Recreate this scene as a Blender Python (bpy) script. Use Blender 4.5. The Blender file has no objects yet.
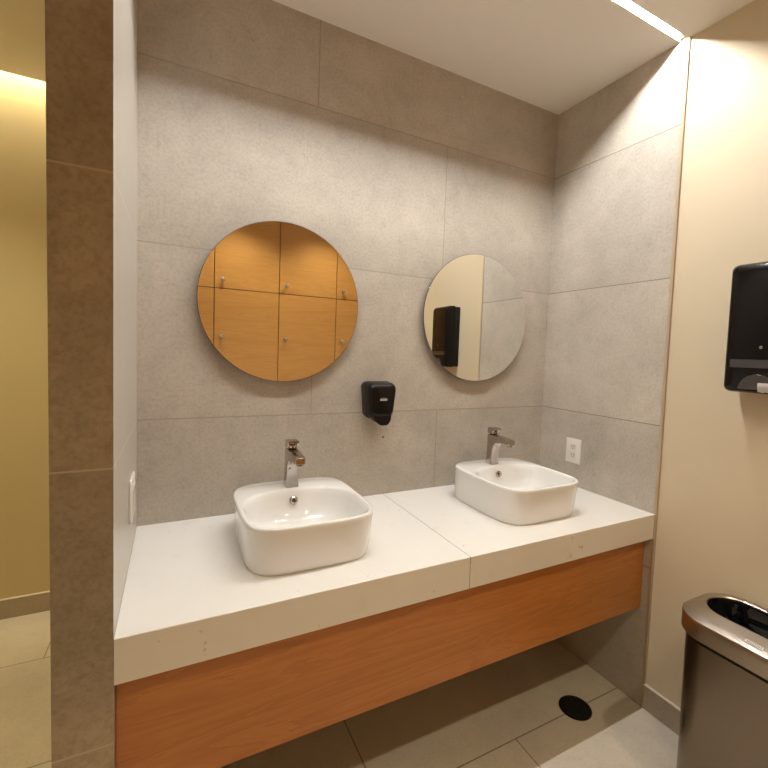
import bpy, bmesh, math, random
from mathutils import Vector, Matrix
PI = math.pi
C = bpy.context.scene.collection
SC = bpy.context.scene

# ------------------------------------------------------------------ camera
W, D, HC = 1.8736, 0.647, 2.725          # niche width, depth, ceiling height
ZC, ZA = 0.8318, 0.7287                   # counter top, underside of its apron
cam_data = bpy.data.cameras.new('camera')
cam = bpy.data.objects.new('camera', cam_data)
C.objects.link(cam)
yaw, pit, rol = 0.48596, -0.05547, 0.03659
fw = Vector((math.sin(yaw)*math.cos(pit), math.cos(yaw)*math.cos(pit), math.sin(pit)))
r0 = Vector((math.cos(yaw), -math.sin(yaw), 0)); u0 = r0.cross(fw)
rr_ = math.cos(rol)*r0 + math.sin(rol)*u0
uu_ = -math.sin(rol)*r0 + math.cos(rol)*u0
M3 = Matrix((rr_, uu_, -fw)).transposed()
cam.matrix_world = Matrix.Translation((0.1090, -1.7093, 1.4629)) @ M3.to_4x4()
cam_data.sensor_width = 36; cam_data.sensor_height = 36
cam_data.lens = 36*434.32/768
cam_data.shift_x = -18.456/768; cam_data.shift_y = -7.70/768
cam_data.clip_start = 0.02
SC.camera = cam

# ------------------------------------------------------------------ light and exposure
world = bpy.data.worlds.new('world'); SC.world = world
world.use_nodes = True
world.node_tree.nodes['Background'].inputs[0].default_value = (1.0, 0.85, 0.65, 1)
world.node_tree.nodes['Background'].inputs[1].default_value = 0.02
SC.view_settings.view_transform = 'Standard'
SC.view_settings.look = 'None'
SC.view_settings.exposure = 0.0
SC.view_settings.gamma = 1.0
SC.view_settings.use_curve_mapping = False
NICHE_LED = (745.0, (1.0, 0.985, 0.95))
HALL_LED = (120.0, (1.0, 0.88, 0.60))
SPOT_W = (38.0, (1.0, 0.905, 0.64))
HALL_FILL = (72.0, (1.0, 0.90, 0.60))
try:
    SC.cycles.max_bounces = 14; SC.cycles.diffuse_bounces = 8; SC.cycles.glossy_bounces = 8
    SC.cycles.sample_clamp_indirect = 6.0
except Exception:
    pass

# ------------------------------------------------------------------ helpers: materials
def new_mat(name):
    m = bpy.data.materials.new(name); m.use_nodes = True
    nt = m.node_tree; b = nt.nodes['Principled BSDF']
    return m, nt, b
def node(nt, t, **kw):
    n = nt.nodes.new(t)
    for k, v in kw.items(): setattr(n, k, v)
    return n
def math_(nt, op, a, b=None):
    n = node(nt, 'ShaderNodeMath', operation=op)
    for i, v in enumerate((a, b)):
        if v is None: continue
        if hasattr(v, 'is_output'): nt.links.new(v, n.inputs[i])
        else: n.inputs[i].default_value = v
    return n.outputs[0]
def mix_(nt, fac, a, b, mode='MIX'):
    n = node(nt, 'ShaderNodeMix', data_type='RGBA', blend_type=mode)
    for i, v in ((0, fac), (6, a), (7, b)):
        if hasattr(v, 'is_output'): nt.links.new(v, n.inputs[i])
        elif i == 0: n.inputs[0].default_value = v
        else: n.inputs[i].default_value = (*v, 1)
    return n.outputs[2]
def noise_(nt, vec, scale, detail=4, rough=.55, dist=0.0):
    n = node(nt, 'ShaderNodeTexNoise')
    n.inputs['Scale'].default_value = scale; n.inputs['Detail'].default_value = detail
    n.inputs['Roughness'].default_value = rough; n.inputs['Distortion'].default_value = dist
    if vec is not None: nt.links.new(vec, n.inputs['Vector'])
    return n.outputs['Fac']
def ramp_(nt, fac, stops):
    n = node(nt, 'ShaderNodeValToRGB')
    e = n.color_ramp.elements
    while len(e) < len(stops): e.new(.5)
    for i, (p, c) in enumerate(stops):
        e[i].position = p
        e[i].color = (c, c, c, 1) if not isinstance(c, tuple) else (*c, 1)
    nt.links.new(fac, n.inputs[0])
    return n.outputs[0]
def bump_(nt, b, h, strength, dist=.002):
    n = node(nt, 'ShaderNodeBump')
    n.inputs['Strength'].default_value = strength; n.inputs['Distance'].default_value = dist
    nt.links.new(h, n.inputs['Height']); nt.links.new(n.outputs[0], b.inputs['Normal'])
def plain(name, col, rough=.5, metal=0.0, bump=0.0, bscale=200, coat=0.0, spec=.5, var=0.0):
    m, nt, b = new_mat(name)
    b.inputs['Base Color'].default_value = (*col, 1)
    b.inputs['Roughness'].default_value = rough; b.inputs['Metallic'].default_value = metal
    b.inputs['Coat Weight'].default_value = coat; b.inputs['Specular IOR Level'].default_value = spec
    tc = node(nt, 'ShaderNodeTexCoord')
    if var:
        f = noise_(nt, tc.outputs['Object'], 6, 5)
        nt.links.new(mix_(nt, f, tuple(c*(1-var) for c in col), tuple(min(1, c*(1+var)) for c in col)), b.inputs['Base Color'])
    if bump: bump_(nt, b, noise_(nt, tc.outputs['Object'], bscale, 3), bump)
    return m
def emit(name, col, s):
    m, nt, b = new_mat(name)
    b.inputs['Base Color'].default_value = (.8, .8, .8, 1)
    b.inputs['Emission Color'].default_value = (*col, 1); b.inputs['Emission Strength'].default_value = s
    return m
def tile(name, u, v, uoff, voff, offset, base, grout, rough=.4, grout_w=.0022, contrast=1.0, tw=1.2, th=.6, bump=.35):
    """large stone-look porcelain tiles; u and v name the object axes that run along and up the tiles"""
    m, nt, b = new_mat(name)
    tc = node(nt, 'ShaderNodeTexCoord'); P = tc.outputs['Object']
    sp = node(nt, 'ShaderNodeSeparateXYZ'); nt.links.new(P, sp.inputs[0])
    cb = node(nt, 'ShaderNodeCombineXYZ')
    nt.links.new(math_(nt, 'ADD', sp.outputs[u], uoff), cb.inputs[0])
    nt.links.new(math_(nt, 'ADD', sp.outputs[v], voff), cb.inputs[1])
    br = node(nt, 'ShaderNodeTexBrick')
    br.offset = offset; br.offset_frequency = 2; br.squash = 1.0
    nt.links.new(cb.outputs[0], br.inputs['Vector'])
    br.inputs['Scale'].default_value = 1; br.inputs['Brick Width'].default_value = tw
    br.inputs['Row Height'].default_value = th; br.inputs['Mortar Size'].default_value = grout_w
    br.inputs['Mortar Smooth'].default_value = 0.1; br.inputs['Bias'].default_value = 0
    br.inputs['Color1'].default_value = (.93, .93, .93, 1); br.inputs['Color2'].default_value = (1.04, 1.03, 1.02, 1)
    br.inputs['Mortar'].default_value = (1, 1, 1, 1)
    a = noise_(nt, P, 2.6, 6, .6, .4); c = noise_(nt, P, 14, 6, .62, .3); d = noise_(nt, P, 95, 4, .6)
    k = contrast
    lo = tuple(x*(1-.17*k) for x in base); hi = tuple(min(1, x*(1+.15*k)) for x in base)
    col = mix_(nt, ramp_(nt, a, [(.28, 0.0), (.72, 1.0)]), lo, hi)
    col = mix_(nt, .5*k, col, ramp_(nt, c, [(.32, (.84, .83, .81)), (.5, (1, 1, 1)), (.7, (1.06, 1.06, 1.06))]), 'MULTIPLY')
    col = mix_(nt, .5*k, col, ramp_(nt, d, [(.34, (.74, .72, .69)), (.55, (1, 1, 1)), (.75, (1.06, 1.06, 1.06))]), 'MULTIPLY')
    # sparse darker fossil marks and pale hairlines
    v1 = noise_(nt, P, 30, 5, .7, 1.2); v2 = noise_(nt, P, 5, 3)
    marks = math_(nt, 'MULTIPLY', ramp_(nt, v1, [(.61, 0.0), (.69, 1.0)]), ramp_(nt, v2, [(.42, 0.0), (.62, 1.0)]))
    col = mix_(nt, math_(nt, 'MULTIPLY', marks, .55*k), col, tuple(x*.58 for x in base))
    vein = noise_(nt, P, 1.7, 6, .62, 1.6)
    hair = math_(nt, 'LESS_THAN', math_(nt, 'ABSOLUTE', math_(nt, 'SUBTRACT', vein, .5)), .0035)
    col = mix_(nt, math_(nt, 'MULTIPLY', hair, .07*k), col, tuple(min(1, x*1.45) for x in base))
    col = mix_(nt, 1.0, col, br.outputs['Color'], 'MULTIPLY')
    col = mix_(nt, br.outputs['Fac'], col, grout)
    nt.links.new(col, b.inputs['Base Color'])
    nt.links.new(ramp_(nt, c, [(.3, rough+.06), (.7, rough-.05)]), b.inputs['Roughness'])
    h = math_(nt, 'SUBTRACT', math_(nt, 'MULTIPLY', d, .12), br.outputs['Fac'])
    bump_(nt, b, h, bump, .0015)
    return m
def wood(name, dark, mid, light, axis='X', rough=.38, scale=1.0, figure=1.0):
    m, nt, b = new_mat(name)
    tc = node(nt, 'ShaderNodeTexCoord')
    mp = node(nt, 'ShaderNodeMapping')
    s = {'X': (.9, 5, 9), 'Z': (9, 5, .9)}[axis]
    mp.inputs['Scale'].default_value = tuple(q*scale for q in s)
    nt.links.new(tc.outputs['Object'], mp.inputs[0])
    n1 = noise_(nt, mp.outputs[0], 1.6, 5, .55, .9)
    mp2 = node(nt, 'ShaderNodeMapping')
    s2 = {'X': (3, 60, 150), 'Z': (150, 60, 3)}[axis]
    mp2.inputs['Scale'].default_value = s2
    nt.links.new(tc.outputs['Object'], mp2.inputs[0])
    n2 = noise_(nt, mp2.outputs[0], 1.0, 3, .6)
    wv = math_(nt, 'FRACT', math_(nt, 'MULTIPLY', n1, 7.0*figure))
    g = math_(nt, 'ADD', math_(nt, 'MULTIPLY', wv, .35), math_(nt, 'MULTIPLY', n1, .65))
    col = ramp_(nt, g, [(.15, dark), (.5, mid), (.85, light)])
    col = mix_(nt, .35, col, ramp_(nt, n2, [(.3, (.82, .78, .74)), (.6, (1, 1, 1))]), 'MULTIPLY')
    nt.links.new(col, b.inputs['Base Color'])
    b.inputs['Roughness'].default_value = rough
    bump_(nt, b, n2, .06, .001)
    return m
def brushed(name, col, rough, axis=2):
    m, nt, b = new_mat(name)
    tc = node(nt, 'ShaderNodeTexCoord'); mp = node(nt, 'ShaderNodeMapping')
    s = [900, 900, 900]; s[axis] = 6
    mp.inputs['Scale'].default_value = s
    nt.links.new(tc.outputs['Object'], mp.inputs[0])
    n = noise_(nt, mp.outputs[0], 1.0, 2)
    nt.links.new(ramp_(nt, n, [(.3, rough-.05), (.7, rough+.07)]), b.inputs['Roughness'])
    b.inputs['Base Color'].default_value = (*col, 1); b.inputs['Metallic'].default_value = 1
    bump_(nt, b, n, .03, .0005)
    return m

STONE = (.462, .420, .358)
M = {}
M['tile_back'] = tile('stone tile back wall', 0, 2, -1.2, 0, .25, STONE, (.33, .275, .215), tw=2.4)
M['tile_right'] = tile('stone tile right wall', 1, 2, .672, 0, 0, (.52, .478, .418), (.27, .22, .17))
M['tile_left'] = tile('stone tile partition', 0, 2, .5, 0, 0, (.40, .335, .25), (.52, .45, .35), contrast=1.35)
mm, nt, b = new_mat('smooth tile partition inner face')
spz = node(nt, 'ShaderNodeSeparateXYZ'); nt.links.new(node(nt, 'ShaderNodeTexCoord').outputs['Object'], spz.inputs[0])
fz = math_(nt, 'FRACT', math_(nt, 'ADD', math_(nt, 'DIVIDE', spz.outputs[2], .6), .5))
jz = math_(nt, 'LESS_THAN', math_(nt, 'ABSOLUTE', math_(nt, 'SUBTRACT', fz, .5)), .0019)
nt.links.new(mix_(nt, jz, (.54, .50, .45), (.68, .64, .58)), b.inputs['Base Color']); b.inputs['Roughness'].default_value = .27
M['tile_left_in'] = mm
M['tile_floor'] = tile('stone tile floor', 0, 1, -1.2775, .533, .25, (.68, .615, .515), (.26, .21, .155), rough=.42, grout_w=.0026, contrast=.6, tw=2.25, th=.63)
M['tile_floor_hall'] = tile('stone tile hall floor', 0, 1, -.715, .525, .5, (.68, .615, .515), (.30, .25, .18), rough=.42, grout_w=.0026, contrast=.6, tw=2.25, th=.63)
M['plaster'] = plain('cream painted plaster', (.66, .56, .40), .62, bump=.12, bscale=260, var=.025)
M['plaster_hall'] = plain('yellow cream hall paint', (.62, .52, .30), .5, bump=.1, bscale=260, var=.03)
M['ceiling'] = plain('matt ceiling paint', (.87, .845, .805), .8, bump=.05, bscale=120)
M['trim'] = plain('satin aluminium tile edge', (.52, .42, .29), .4, .4)
M['skirt'] = tile('stone skirting', 1, 2, 0, 0, 0, (.43, .36, .27), (.25, .2, .15), contrast=.7)
M['skirt_top_lit'] = plain('lit skirting edge', (.72, .66, .56), .5)  # LED light on the skirting's top edge, put into a paler colour
M['ceramic'] = plain('white glazed ceramic', (.79, .785, .77), .06, coat=.5)
M['chrome'] = plain('polished chrome', (.48, .43, .395), .14, 1.0)
M['knob'] = plain('satin nickel', (.66, .62, .56), .25, 1.0)
M['dark_hole'] = plain('dark hole', (.012, .011, .010), .6)
M['black'] = plain('black glossy plastic', (.006, .005, .005), .16, spec=.22)
M['black_satin'] = plain('black satin plastic', (.011, .010, .010), .34, spec=.25)
M['smoke'] = plain('smoke grey plastic window', (.045, .040, .040), .18, coat=.3)
M['white_plastic'] = plain('white plastic', (.78, .75, .71), .3)
M['off_plastic'] = plain('off white plastic insert', (.70, .67, .63), .35)
M['paper'] = plain('white paper', (.80, .78, .75), .9, bump=.2, bscale=90)
M['badge'] = plain('pale grey badge', (.62, .60, .59), .35)
M['ink'] = plain('grey print', (.16, .15, .15), .5)
M['steel'] = brushed('brushed steel body', (.235, .20, .168), .23, 0)
M['steel_rim'] = plain('satin steel rim', (.44, .395, .35), .30, 1.0)
M['liner'] = plain('black bin bag', (.007, .007, .008), .22, spec=.4)
M['rubber'] = plain('black rubber', (.015, .014, .013), .6)
M['panel_wood'] = wood('orange beech veneer', (.40, .150, .034), (.48, .190, .045), (.56, .235, .060), 'X')
M['locker_wood'] = wood('honey beech laminate', (.50, .245, .070), (.56, .285, .085), (.62, .325, .105), 'X', rough=.33, figure=.8)
M['carcass'] = plain('dark board edge', (.09, .045, .02), .6)
M['mirror_edge'] = plain('dark mirror edge', (.055, .045, .035), .4, .3)
M['iron'] = plain('dark cast grate', (.016, .015, .013), .45, .5)
M['alu'] = plain('white coated profile', (.85, .83, .80), .45)
M['led'] = emit('led diffuser', NICHE_LED[1], NICHE_LED[0])
M['led_hall'] = emit('hall led diffuser', HALL_LED[1], HALL_LED[0])
M['spot_lens'] = emit('downlight lens', SPOT_W[1], 6.0)
mm, nt, b = new_mat('mirror silver'); b.inputs['Metallic'].default_value = 1; b.inputs['Roughness'].default_value = 0.0
b.inputs['Base Color'].default_value = (.90, .91, .885, 1); M['mirror'] = mm
mm, nt, b = new_mat('white quartz')      # white counter slab with worn brown specks
P = node(nt, 'ShaderNodeTexCoord').outputs['Object']
c = mix_(nt, noise_(nt, P, 3.5, 4), (.74, .725, .70), (.83, .815, .79))
sp = math_(nt, 'MULTIPLY', ramp_(nt, noise_(nt, P, 38, 2, .4), [(.71, 0.0), (.74, 1.0)]), ramp_(nt, noise_(nt, P, 6, 2), [(.5, 0.0), (.6, 1.0)]))
c = mix_(nt, math_(nt, 'MULTIPLY', sp, .45), c, (.40, .30, .23))
c = mix_(nt, math_(nt, 'MULTIPLY', ramp_(nt, noise_(nt, P, 9, 3, .5), [(.64, 0.0), (.78, 1.0)]), .25), c, (.58, .52, .46))
nt.links.new(c, b.inputs['Base Color']); b.inputs['Roughness'].default_value = .27
M['quartz'] = mm

# ------------------------------------------------------------------ helpers: objects and meshes
def tag(o, label=None, cat=None, group=None, kind=None):
    if label: o['label'] = label
    if cat: o['category'] = cat
    if group: o['group'] = group
    if kind: o['kind'] = kind
    return o
def thing(name, label, cat, loc=(0, 0, 0), rz=0, group=None):
    o = bpy.data.objects.new(name, None); C.objects.link(o)
    o.empty_display_size = .05
    o.location = loc; o.rotation_euler = (0, 0, rz)
    return tag(o, label, cat, group)
def obj(name, bm, m, parent=None, smooth=None, label=None):
    bmesh.ops.recalc_face_normals(bm, faces=bm.faces)
    me = bpy.data.meshes.new(name); bm.to_mesh(me); bm.free()
    mats = m if isinstance(m, (list, tuple)) else [m]
    for q in mats: me.materials.append(M[q])
    if smooth is not None:
        me.polygons.foreach_set('use_smooth', [True]*len(me.polygons))
        me.set_sharp_from_angle(angle=math.radians(smooth))
    o = bpy.data.objects.new(name, me); C.objects.link(o)
    if parent: o.parent = parent
    if label: o['label'] = label
    return o
def struct(name, bm, m, parent=None, smooth=None):
    o = obj(name, bm, m, parent, smooth)
    if not parent: o['kind'] = 'structure'
    return o
def add_box(bm, x0, x1, y0, y1, z0, z1, bev=0.0, seg=2, mi=0):
    r = bmesh.ops.create_cube(bm, size=1)
    for v in r['verts']:
        v.co = Vector(((x0+x1)/2 + v.co.x*(x1-x0), (y0+y1)/2 + v.co.y*(y1-y0), (z0+z1)/2 + v.co.z*(z1-z0)))
    fs = list({f for v in r['verts'] for f in v.link_faces})
    for f in fs: f.material_index = mi
    if bev:
        es = list({e for v in r['verts'] for e in v.link_edges})
        bmesh.ops.bevel(bm, geom=es, offset=bev, segments=seg, affect='EDGES', profile=.5)
    return bm
def bx(*a, **k): return add_box(bmesh.new(), *a, **k)
def add_loft(bm, rings, cap0=False, cap1=False, closed=False):
    vs = [[bm.verts.new(p) for p in r] for r in rings]
    n = len(rings[0])
    prs = list(zip(vs, vs[1:])) + ([(vs[-1], vs[0])] if closed else [])
    for a, c in prs:
        for i in range(n):
            bm.faces.new((a[i], a[(i+1) % n], c[(i+1) % n], c[i]))
    if cap0: bm.faces.new(vs[0][::-1])
    if cap1: bm.faces.new(vs[-1])
    return bm
def sq(t, a, n): 
    c = math.cos(t); return a*math.copysign(abs(c)**(2/n), c)
def super_ring(cx, cy, a, b, n, z, N=96, nb=None):
    out = []
    for i in range(N):
        t = 2*PI*i/N; c, s = math.cos(t), math.sin(t)
        m = nb if (nb and s > 0) else n
        out.append((cx + a*math.copysign(abs(c)**(2/m), c), cy + b*math.copysign(abs(s)**(2/m), s), z))
    return out
def rrect_ring(x0, x1, y0, y1, r, z, k=10):
    out = []
    for cx, cy, a0 in ((x1-r, y1-r, 0), (x0+r, y1-r, PI/2), (x0+r, y0+r, PI), (x1-r, y0+r, 3*PI/2)):
        for i in range(k+1):
            t = a0 + PI/2*i/k; out.append((cx + r*math.cos(t), cy + r*math.sin(t), z))
    return out
def lathe(bm, prof, N=48, cap0=True, cap1=True, mat=None):
    rings = [[(r*math.cos(2*PI*i/N), r*math.sin(2*PI*i/N), z) for i in range(N)] for r, z in prof]
    if mat: rings = [[tuple(mat @ Vector(p)) for p in r] for r in rings]
    return add_loft(bm, rings, cap0, cap1)
def prism(bm, prof, axis, a0, a1, bev=0.0, seg=2):
    """extrude a closed 2-D outline along an axis: 'X' takes (y,z), 'Y' takes (x,z), 'Z' takes (x,y)"""
    def P(q, a): return {'X': (a, q[0], q[1]), 'Y': (q[0], a, q[1]), 'Z': (q[0], q[1], a)}[axis]
    A = [bm.verts.new(P(q, a0)) for q in prof]; B = [bm.verts.new(P(q, a1)) for q in prof]
    n = len(prof); fs = []
    for i in range(n): fs.append(bm.faces.new((A[i], A[(i+1) % n], B[(i+1) % n], B[i])))
    fs.append(bm.faces.new(A[::-1])); fs.append(bm.faces.new(B))
    bmesh.ops.recalc_face_normals(bm, faces=fs)
    if bev:
        es = list({e for f in fs[-2:] for e in f.edges})
        bmesh.ops.bevel(bm, geom=es, offset=bev, segments=seg, affect='EDGES', profile=.5)
    return bm
def dup(root, loc, label, group=None):
    r = root.copy(); C.objects.link(r); r.location = loc; r['label'] = label
    if group: r['group'] = group
    for ch in list(root.children):
        c_ = ch.copy(); C.objects.link(c_); c_.parent = r
        for g in list(ch.children):
            d_ = g.copy(); C.objects.link(d_); d_.parent = c_
    return r
RX = Matrix.Rotation(PI/2, 4, 'X')       # lathe axis +z -> -y
RY = Matrix.Rotation(-PI/2, 4, 'Y')      # lathe axis +z -> -x

# ------------------------------------------------------------------ the room
XL, YF, YH = -1.60, -2.90, 1.18          # hall's left wall, wall behind the lockers, far hall wall
PT = .1060
struct('floor', bx(-.05, W+.15, YF-.1, YH+.1, -.08, 0), 'tile_floor')
struct('floor_hall', bx(XL-.1, -.05, YF-.1, YH+.1, -.08, 0), 'tile_floor_hall')
struct('wall_back', bx(0, W, 0, .12, 0, 2.80), 'tile_back')
struct('wall_right', bx(W+.008, W+.13, YF-.1, .12, 0, 2.80), 'plaster')
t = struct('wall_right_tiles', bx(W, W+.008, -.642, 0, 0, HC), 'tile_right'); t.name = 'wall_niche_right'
tr = bmesh.new()
add_box(tr, W-.0015, W+.008, -.654, -.642, 0, HC, .0006, 1)
struct('trim_1', tr, 'trim')
pb = bmesh.new(); add_box(pb, -PT, 0, -D, YH, 0, 2.80)
for f in pb.faces:
    f.material_index = 1 if f.normal.x > .5 else (2 if f.normal.x < -.5 else 0)
struct('wall_left', pb, ['tile_left', 'tile_left_in', 'plaster_hall'])
struct('wall_hall', bx(XL-.1, -PT, YH, YH+.1, 0, 3.05), 'plaster_hall')
struct('wall_far_left', bx(XL-.1, XL, YF-.1, YH, 0, 3.05), 'plaster_hall')
struct('wall_front', bx(XL-.1, W+.13, YF-.1, YF, 0, 2.80), 'plaster')
SY0, SY1 = -.646, -.616                  # slot of the light line in the ceiling
cb_ = bmesh.new()
add_box(cb_, XL, W+.008, YF, SY0, HC, 2.80)
add_box(cb_, XL, -PT, SY0, 1.088, HC, 2.80)
add_box(cb_, 0, W, SY1, 0, HC, 2.80)
struct('ceiling', cb_, 'ceiling')
cv = bmesh.new()
add_box(cv, XL, -PT, .80, YH, 3.0, 3.05); add_box(cv, XL, -PT, .80, .84, 2.80, 3.0)
struct('ceiling_hall_cove', cv, 'ceiling')
bb = bmesh.new(); add_box(bb, W-.001, W+.008, YF, -.650, 0, .099)
struct('baseboard_right', bb, 'skirt')
struct('trim_2', bx(W-.003, W+.008, YF, -.650, .099, .104), 'skirt_top_lit')
struct('baseboard_hall', bx(XL, -PT, YH-.012, YH, 0, .10), 'skirt')
struct('trim_3', bx(XL, -PT, YH-.014, YH, .10, .105), 'skirt_top_lit')

# ------------------------------------------------------------------ lights that the place has, and an added hall fill lamp
t = thing('linear_light', 'bright recessed white light line running across the ceiling above the counter front', 'light', (0, 0, HC))
pr = bmesh.new()
add_box(pr, 0, W, SY0+.0003, SY1-.0003, .0118, .017)
add_box(pr, 0, W, SY0+.0003, SY0+.0015, 0, .0118); add_box(pr, 0, W, SY1-.0015, SY1-.0003, 0, .0118)
obj('light_channel', pr, 'alu', t)
obj('diffuser', bx(.002, W-.035, (SY0+SY1)/2-.0032, (SY0+SY1)/2+.0032, .0100, .0116), 'led', t)
t = thing('cove_light', 'warm strip light hidden in the hall ceiling cove above the yellow wall', 'light', (0, 0, 2.93))
obj('light_channel', bx(XL+.02, -PT-.01, 1.092, 1.132, .006, .012), 'alu', t)
obj('diffuser', bx(XL+.03, -PT-.02, 1.097, 1.127, 0, .006), 'led_hall', t)
def downlight(x, y, label, group='downlights in front of the lockers', power=SPOT_W):
    t = thing('downlight', label, 'light', (x, y, HC), 0, group)
    ring = bmesh.new()
    lathe(ring, [(.052, -.004), (.056, -.003), (.057, 0), (.040, 0), (.040, -.003), (.046, -.004), (.052, -.004)], 40, False, False)
    obj('trim_ring', ring, 'alu', t, 40)
    ln = bmesh.new(); lathe(ln, [(.040, 0), (.040, -.0015)], 40)
    obj('lens', ln, 'spot_lens', t)
    ld = bpy.data.lights.new('downlight_lamp', 'SPOT'); ld.energy = power[0]; ld.color = power[1]
    ld.spot_size = math.radians(120); ld.spot_blend = .95; ld.shadow_soft_size = .03
    lo = bpy.data.objects.new('lamp', ld); C.objects.link(lo); lo.parent = t; lo.location = (0, 0, -.035)
downlight(.57, -1.915, 'recessed downlight before the left of the two locker columns seen in the round mirror')
downlight(1.33, -1.915, 'recessed downlight before the right of the two locker columns seen in the round mirror')

downlight(-.85, .25, 'added fill lamp out of view in the ceiling of the yellow hall at left', 'added hall fill lamps', HALL_FILL)  # unseen lamp, added to brighten the hall

# ------------------------------------------------------------------ vanity counter and wood fascia
t = thing('vanity_countertop', 'long white quartz countertop with deep front apron carrying both basins', 'countertop', (0, 0, ZC))
SEAM = .935
def slab(x0, x1):
    h = ZC-ZA
    prof = [(-.0005, 0), (-D+.0015, 0), (-D, -.0015), (-D, -h+.001), (-D+.001, -h), (-D+.02, -h), (-D+.02, -.022), (-.0005, -.022)]
    return prism(bmesh.new(), prof, 'X', x0, x1, .0006, 1)
obj('slab', slab(.0005, SEAM-.0009), 'quartz', t)
obj('slab', slab(SEAM+.0009, W-.0015), 'quartz', t)
obj('seam_joint', bx(SEAM-.0009, SEAM+.0009, -D+.0012, -.001, -.021, -.0006), 'mirror_edge', t)
obj('support_rail', bx(.001, W-.002, -.585, -.565, -.062, -.022), 'carcass', t)
t = thing('wooden_fascia', 'orange wooden panel under the white counter between the tiled walls', 'panel', (0, -.613, .419))
f_ = bx(.001, W-.002, 0, .02, 0, ZA-.419-.0008, .0008, 1)
obj('front_board', f_, 'panel_wood', t)
obj('backing_rail', bx(.002, W-.003, .0202, .045, .05, .10), 'carcass', t)

# ------------------------------------------------------------------ basins
def basin(loc, label):
    t = thing('vessel_sink', label, 'sink', loc, 0, 'white vessel sinks on the counter')
    a, b_, n, H = .1969, .2206, 4.6, .1412
    a2, b2 = .1885, .2155
    R = []
    # outside wall, from the foot up
    R += [super_ring(0, .012, a2-.004, b2-.004, n, .0, nb=n), super_ring(0, .012, a2-.001, b2-.001, n, .002), super_ring(0, .011, a2, b2, n, .010)]
    for k in (.25, .5, .75, .93):
        R.append(super_ring(0, .011*(1-k), a2+(a-a2)*k**.8, b2+(b_-b2)*k**.8, n, .010+(H-.018)*k))
    R += [super_ring(0, 0, a, b_, n, H-.006), super_ring(0, 0, a-.0015, b_-.0015, n, H-.002), super_ring(0, 0, a-.005, b_-.005, n, H)]
    # flat rim and tap ledge down to the bowl opening (narrow rim in front and at the sides, ledge behind)
    cy, bf = -.046, .161
    R += [super_ring(0, cy+.002, a-.0115, bf+.0055, 4.6, H-.0003, nb=2.7), super_ring(0, cy, a-.014, bf, 4.4, H-.002, nb=2.5), super_ring(0, cy, a-.017, bf-.004, 4.2, H-.006, nb=2.45)]
    for k, (da, z, nn) in enumerate(((.022, H-.022, 4.0), (.030, H-.055, 3.8), (.043, H-.085, 3.5), (.066, H-.105, 3.0), (.105, H-.115, 2.6), (.150, H-.119, 2.2))):
        R.append(super_ring(0, cy, a-da, bf-da+.014, nn, z, nb=max(2.1, 2.45-.05*k)))
    R.append(super_ring(0, cy, .022, .022, 2, H-.121))
    bm = bmesh.new(); add_loft(bm, R, True, True)
    obj('bowl', bm, 'ceramic', t, 60)
    # overflow ring on the back slope of the bowl
    oy = cy+bf-.019; oz = H-.036
    Mo = Matrix.Translation((0, oy, oz)) @ Matrix.Rotation(PI/2-.22, 4, 'X')
    ov = bmesh.new(); lathe(ov, [(.0062, -.004), (.0062, .003), (.0095, .0050), (.0135, .0035), (.0145, .0), (.0145, -.004)], 32, True, True, Mo)
    o = obj('overflow_ring', ov, 'chrome', t, 40, 'chrome overflow ring')
    hb = bmesh.new(); lathe(hb, [(.0060, .0031), (.0060, .0034)], 24, True, True, Mo)
    obj('overflow_hole', hb, 'dark_hole', o)
    dr = bmesh.new(); lathe(dr, [(.0, .0005), (.026, .0005), (.0285, .002), (.026, .0045), (.018, .0055), (.0, .0065)][1:-1], 36, True, True, Matrix.Translation((0, cy, H-.1205)))
    obj('drain_plug', dr, 'chrome', t, 40, 'chrome drain plug')
    return t
s1 = basin((.4807, -.3271, ZC), 'white square ceramic basin under the round mirror that shows wooden lockers')
s2 = dup(s1, (1.3925, -.3271, ZC), 'white square ceramic basin near the wall outlet, at the right end of the counter')

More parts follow.
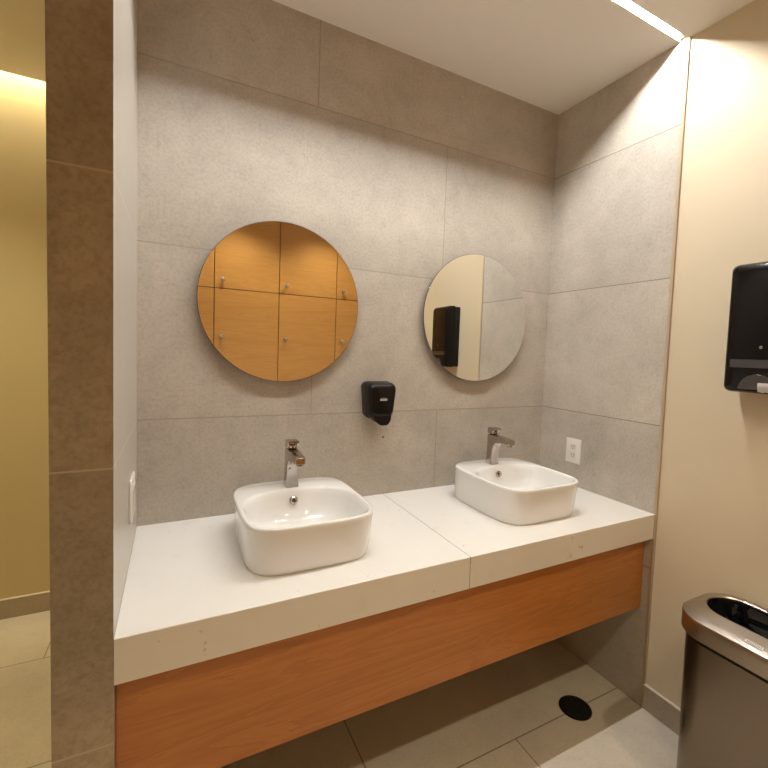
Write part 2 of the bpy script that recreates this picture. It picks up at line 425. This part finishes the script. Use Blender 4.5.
def faucet(loc, label):
    t = thing('faucet', label, 'faucet', loc, 0, 'chrome faucets on the basins')
    # side outline in (y, z): body that sweeps into a downward sloping spout
    out = [(.0215, 0), (.021, .004), (.0185, .030), (.0175, .070), (.0175, .128), (.016, .1345)]
    out += [(-.020, .1350), (-.060, .1335), (-.100, .1310), (-.122, .1290), (-.126, .1265)]
    out += [(-.126, .1075), (-.123, .1045), (-.100, .1060), (-.075, .1065), (-.055, .1040), (-.041, .0970), (-.031, .0850), (-.0245, .066), (-.0215, .045), (-.0205, .030), (-.022, .004), (-.0225, 0)]
    w = .0205
    bm = prism(bmesh.new(), out, 'X', -w, w, .005, 3)
    for v in bm.verts:                               # the spout narrows towards its tip, the foot flares
        k = max(0, min(1, (-v.co.y-.03)/.10)); v.co.x *= 1-.15*k
        if v.co.z < .05 and v.co.y > -.03: v.co.x *= 1+.16*(1-v.co.z/.05)
    obj('body', bm, 'chrome', t, 35)
    ae = bmesh.new(); lathe(ae, [(.0115, 0), (.0115, .006), (.0095, .007)], 28, True, True, Matrix.Translation((0, -.112, .1005)))
    obj('aerator', ae, 'dark_hole', t, 40, 'dark spout outlet')
    col = bmesh.new(); lathe(col, [(.0165, .134), (.0165, .1385)], 32, True, True, Matrix.Translation((0, -.002, 0)))
    obj('collar', col, 'dark_hole', t, 40, 'dark ring under the handle')
    hd = prism(bmesh.new(), [(.0175, .1385), (.0175, .160), (.014, .166), (-.006, .1675), (-.026, .166), (-.033, .1635), (-.033, .158), (-.0255, .152), (-.0215, .146), (-.0205, .1385)], 'X', -.0205, .0205, .004, 3)
    hnd = obj('handle', hd, 'chrome', t, 35)
    dt = bmesh.new(); lathe(dt, [(.0035, 0), (.003, .001)], 16, True, True, Matrix.Translation((0, -.0208, .1435)) @ RX)
    obj('temperature_mark', dt, 'dark_hole', hnd)
    return t
FZ = ZC+.1411
f1 = faucet((.4822, -.180, FZ), 'chrome faucet on the basin under the locker reflecting mirror')
f2 = dup(f1, (1.3925, -.180, FZ), 'chrome faucet on the basin nearest the wall outlet')

# ------------------------------------------------------------------ round mirrors
def mirror(loc, label):
    t = thing('round_mirror', label, 'mirror', loc, 0, 'round wall mirrors')
    gl = bmesh.new(); lathe(gl, [(.2985, .0242), (.3, .0252), (.3, .0285), (.2985, .0300)], 160, True, False, RX)
    obj('glass_edge', gl, 'mirror_edge', t, 30, 'dark mirror rim')
    fc = bmesh.new(); lathe(fc, [(.2986, .0299), (.2984, .0301)], 160, True, True, RX)
    obj('mirror_glass', fc, 'mirror', t)
    bk = bmesh.new(); lathe(bk, [(.235, 0), (.235, .0241)], 96, True, True, RX)
    obj('backing_board', bk, 'carcass', t, 40)
    return t
m1 = mirror((.4785, -.0002, 1.634), 'round frameless mirror above the left basin, filled with a reflection of wooden lockers')
m2 = dup(m1, (1.3915, -.0014, 1.6365), 'round frameless mirror above the right basin, showing a black dispenser in reflection')
m2.rotation_euler = (0, 0, math.radians(-.46))

# ------------------------------------------------------------------ soap dispenser on the back wall
t = thing('soap_dispenser', 'small black soap dispenser on the tiles between the two mirrors', 'dispenser', (.8745, -.0003, 1.163))
def sd_ring(y, hw, z0, z1, r, taper):
    o = []
    for cx, cz, a0 in ((hw-r, z1-r, 0), (-hw+r, z1-r, PI/2), (-hw+r, z0+r, PI), (hw-r, z0+r, 3*PI/2)):
        for i in range(7):
            q = a0+PI/2*i/6; x = cx+r*math.cos(q); z = cz+r*math.sin(q)
            k = (z1-z)/(z1-z0)
            o.append((x*(1-taper*k**1.6), y, z))
    return o
bm = bmesh.new()
add_loft(bm, [sd_ring(0, .060, .018, .170, .022, .20), sd_ring(-.040, .064, .016, .174, .024, .20), sd_ring(-.045, .0635, .016, .173, .024, .20)], True, True)
obj('back_housing', bm, 'black_satin', t, 35)
bm = bmesh.new()
def cover_ring(y, s, z0, z1): return [(x*s, y_, z) for x, y_, z in sd_ring(y, .064, z0, z1, .024, .24)]
add_loft(bm, [cover_ring(-.0452, 1, .018, .172), cover_ring(-.075, .985, .020, .171), cover_ring(-.092, .95, .026, .166), cover_ring(-.100, .88, .034, .158), cover_ring(-.103, .78, .044, .148)], True, True)
cov = obj('front_cover', bm, 'black', t, 50)
bm = bmesh.new()                         # push lever that hangs below the cover
add_loft(bm, [[(x, y, z) for x, y in ((.042, -.050), (.042, -.099), (-.042, -.099), (-.042, -.050))] for z in (.040,)] +
             [[(.036, -.056, .016), (.036, -.106, .014), (-.036, -.106, .014), (-.036, -.056, .016)], [(.022, -.074, -.002), (.022, -.106, -.006), (-.010, -.106, -.006), (-.010, -.074, -.002)]], True, True)
bmesh.ops.bevel(bm, geom=bm.edges[:], offset=.004, segments=2, affect='EDGES')
obj('push_lever', bm, 'black', t, 40)
bd = bmesh.new()                         # tiny pale maker's mark, not readable in the photograph
for i in range(7): add_box(bd, -.016+i*.0047, -.0128+i*.0047, -.1042, -.1028, .098, .1045)
add_box(bd, -.014, .014, -.1040, -.1028, .1068, .1080)
obj('maker_mark', bd, 'badge', cov, None, 'pale maker mark')
t = thing('wall_screw', 'tiny dark screw in the tiles just below the soap dispenser', 'screw', (.926, 0, 1.087))
bm = bmesh.new(); lathe(bm, [(.0045, .0001), (.0045, .0012), (.003, .002)], 16, True, True, RX)
obj('screw_head', bm, 'carcass', t, 40)

# ------------------------------------------------------------------ outlet and switch
t = thing('wall_outlet', 'white double power outlet on the right tiled wall above the counter', 'outlet', (W, -.222, 1.005))
bm = bx(-.006, -.0003, -.044, .044, -.061, .061, .0022, 2); obj('cover_plate', bm, 'white_plastic', t, 40)
for s in (-1, 1):
    o = obj('receptacle', bx(-.0072, -.0058, -.0165, .0165, s*.0205-.0145, s*.0205+.0145, .0006, 1), 'off_plastic', t)
    sl = bmesh.new()
    add_box(sl, -.0076, -.0070, -.0075, -.0055, s*.0205-.001, s*.0205+.008); add_box(sl, -.0076, -.0070, .0055, .0075, s*.0205-.001, s*.0205+.007)
    lathe(sl, [(.0027, .0070), (.0027, .0076)], 14, True, True, Matrix.Translation((0, 0, s*.0205-.0075)) @ RY)
    obj('socket_slots', sl, 'dark_hole', o)
t = thing('light_switch', 'white wall switch plate seen edge on at the left tiled wall', 'switch', (0, -.235, 1.010))
obj('cover_plate', bx(.0003, .0075, -.060, .060, -.062, .062, .0025, 2), 'white_plastic', t, 40)
for s in (-1, 1):
    bm = prism(bmesh.new(), [(.0072, -.034), (.0086, -.034), (.0078, 0), (.0092, .034), (.0072, .034)], 'Y', s*.026-.0165, s*.026+.0165, .0005, 1)
    obj('rocker', bm, 'off_plastic', t)

# ------------------------------------------------------------------ paper towel dispenser on the plaster wall
WP = W+.008
t = thing('paper_towel_dispenser', 'black glossy paper towel dispenser on the cream wall', 'dispenser', (WP, -1.005, 1.370))
def td_ring(x, y0, y1, z0, z1, r):
    o = []
    for cy, cz, a0 in ((y1-r, z1-r, 0), (y0+r, z1-r, PI/2), (y0+r, z0+r, PI), (y1-r, z0+r, 3*PI/2)):
        for i in range(7):
            q = a0+PI/2*i/6; o.append((x, cy+r*math.cos(q), cz+r*math.sin(q)))
    return o
hw, HT = .1025, .432
bm = bmesh.new()
add_loft(bm, [td_ring(-.0004, -hw+.003, hw-.003, .004, HT-.006, .012), td_ring(-.045, -hw+.003, hw-.003, .004, HT-.005, .012)], True, True)
obj('back_housing', bm, 'black_satin', t, 35)
bm = bmesh.new()
add_loft(bm, [td_ring(-.0455, -hw, hw, .0, HT, .014), td_ring(-.075, -hw, hw, .0, HT-.002, .016), td_ring(-.095, -hw+.002, hw-.002, .003, HT-.008, .018), td_ring(-.106, -hw+.008, hw-.008, .010, HT-.018, .020), td_ring(-.110, -hw+.020, hw-.020, .022, HT-.032, .016)], True, True)
cov = obj('front_cover', bm, 'black', t, 45)
obj('level_window', bx(-.1112, -.1098, -.082, .080, .083, .110, .001, 1), 'smoke', cov, None, 'grey level window')
bm = bmesh.new()                         # paper mouth: smoked curved lip at the bottom centre
pr_ = [(.052*math.cos(PI*i/14), .012+.050*math.sin(PI*i/14)) for i in range(15)]
prism(bm, pr_, 'X', -.1114, -.1092, .0006, 1)
obj('paper_mouth', bm, 'smoke', cov, None, 'smoke grey paper mouth')
obj('lock', lathe(bmesh.new(), [(.005, .1098), (.005, .1118), (.004, .1124)], 18, True, True, Matrix.Translation((0, -.005, .150)) @ RY), 'chrome', cov, 40)
bm = bmesh.new(); vs = []
for i in range(9):
    for j in range(6):
        y = -.062+.056*i/8; z = .036-.030*j/5
        vs.append(bm.verts.new((-.1150-.0025*math.sin(j*.9)-.0012*math.sin(i*1.1), y, z-.0012*math.sin(i*2.3)*(j/5))))
for i in range(8):
    for j in range(5): bm.faces.new((vs[i*6+j], vs[(i+1)*6+j], vs[(i+1)*6+j+1], vs[i*6+j+1]))
bmesh.ops.solidify(bm, geom=bm.faces[:], thickness=.0012)
obj('paper_sheet', bm, 'paper', t, 60, 'white paper sheet')

# ------------------------------------------------------------------ trash can
t = thing('trash_can', 'slim brushed steel open top trash can with black bag by cream wall', 'trash can', (1.7025, -1.180, 0))
bx0, bx1, by0, by1 = -.1475, .1475, -.272, .272
def rc(i, z, r=.098): return rrect_ring(bx0+i, bx1-i, by0+i, by1-i, max(.02, r-i), z, 12)
bm = bmesh.new(); add_loft(bm, [rc(.022, .012), rc(.017, .016), rc(.016, .30), rc(.014, .584)], True, True)
obj('body', bm, 'steel', t, 40)
bm = bmesh.new(); add_loft(bm, [rc(.016, 0), rc(.014, .003), rc(.014, .012), rc(.024, .012)], True, True)
obj('foot_ring', bm, 'rubber', t, 40)
bm = bmesh.new(); add_loft(bm, [rc(.018, .584), rc(.018, .600)], True, True)
obj('shadow_gap', bm, 'rubber', t, 40, 'black band under the rim')
bm = bmesh.new()
op = [rrect_ring(bx0+.060+i, bx1-.060-i, by0+.040+i, by1-.040-i, .0865-i, z, 12) for i, z in ((0, .680), (.003, .681), (.006, .678), (.006, .655), (.002, .600))]
add_loft(bm, [rc(.002, .600), rc(0, .6025), rc(0, .640), rc(0, .6560), rc(.0012, .6588), rc(.0040, .6608)] + [rrect_ring(bx0+.032, bx1-.032, by0+.022, by1-.022, .092, .6704, 12)] + op, False, False, True)
rim = obj('rim', bm, 'steel_rim', t, 26)
random.seed(4)
bm = bmesh.new()
base_r = rrect_ring(bx0+.067, bx1-.067, by0+.047, by1-.047, .080, 0, 12)
rings = []
for k, (z, s) in enumerate(((.672, 1.0), (.655, .995), (.63, .97), (.60, .93), (.56, .86), (.53, .74), (.505, .55), (.50, .3), (.497, .08))):
    ring = []
    for i, (x, y, _) in enumerate(base_r):
        j = (0 if k < 1 else min(1, k/3))
        ring.append((x*s+j*.012*math.sin(i*1.7+k*1.3), y*s+j*.014*math.sin(i*2.1+k*.8), z+j*(.014*math.sin(i*.9+k*2.1)+random.uniform(-.012, .012))))
    rings.append(ring)
add_loft(bm, rings, False, True)
bag = obj('bin_bag', bm, 'liner', t, 25, 'black bin bag')
bd = bmesh.new()
Mb = Matrix.Translation((bx0+.0225, .047, .6674)) @ Matrix.Rotation(-.33, 4, 'Y')
add_box(bd, -.0062, .0062, -.022, .022, -.0006, .0012, .0004, 1); bd.transform(Mb)
bg = obj('badge', bd, 'badge', rim, None, 'pale badge')
bd = bmesh.new()
for i in range(8): add_box(bd, -.0035, .0030, -.0185+i*.0048, -.0160+i*.0048, .0010, .0015)
bd.transform(Mb); obj('badge_print', bd, 'ink', bg)

# ------------------------------------------------------------------ floor drain
t = thing('floor_drain', 'round dark drain set in the floor tiles under the counter', 'drain', (1.609, -.529, 0))
bm = bmesh.new(); lathe(bm, [(.055, .0002), (.0655, .0002), (.0655, .002), (.0635, .003), (.0565, .003), (.055, .0015)], 56, False, False)
obj('frame', bm, 'iron', t, 40)
bm = bmesh.new(); lathe(bm, [(.0555, .0001), (.0555, .0009)], 56)
obj('sump', bm, 'dark_hole', t)
bm = bmesh.new()
for i in range(-5, 6):
    y = i*.0098; L = math.sqrt(max(0, .0545**2-y*y)); add_box(bm, -L, L, y-.0022, y+.0022, .0010, .0028)
add_box(bm, -.0025, .0025, -.054, .054, .0010, .0026)
obj('grate', bm, 'iron', t)

# ------------------------------------------------------------------ wooden lockers behind the camera (seen in the left mirror)
YL = -2.30; DW = .5290; LX0 = .4030
def locker(x0, x1, label):
    t = thing('locker_column', label, 'locker', (x0, YL, 0), 0, 'wooden lockers')
    w = x1-x0
    obj('carcass', bx(.0008, w-.0008, -.55, -.0195, 0, 2.700), 'carcass', t)
    for z0, z1, kz in ((.10, 1.120, .60), (1.120, 1.940, 1.541), (1.940, 2.700, 2.010)):
        d = obj('door', bx(.003, w-.003, -.019, 0, z0+.003, z1-.003, .0012, 1), 'locker_wood', t)
        kb = bmesh.new()
        lathe(kb, [(.012, 0), (.012, .004), (.008, .007), (.008, .018), (.0145, .022), (.0185, .028), (.017, .035), (.010, .038)], 24, True, True, Matrix.Translation((.062, 0, kz)) @ Matrix.Rotation(-PI/2, 4, 'X'))
        obj('knob', kb, 'knob', d, 40, 'nickel knob')
    obj('plinth', bx(.001, w-.001, -.03, -.0190, .0005, .098), 'carcass', t)
names = ['wooden locker column at the far left edge of the locker reflection', 'wooden locker column left of centre in the reflection in the left mirror',
         'wooden locker column right of centre in the reflection in the left mirror', 'wooden locker column cut off at the right of the reflection in the left mirror']
for i, nm in enumerate(names):
    x0 = LX0+(i-1)*DW; locker(x0, min(x0+DW, W-.003), nm)
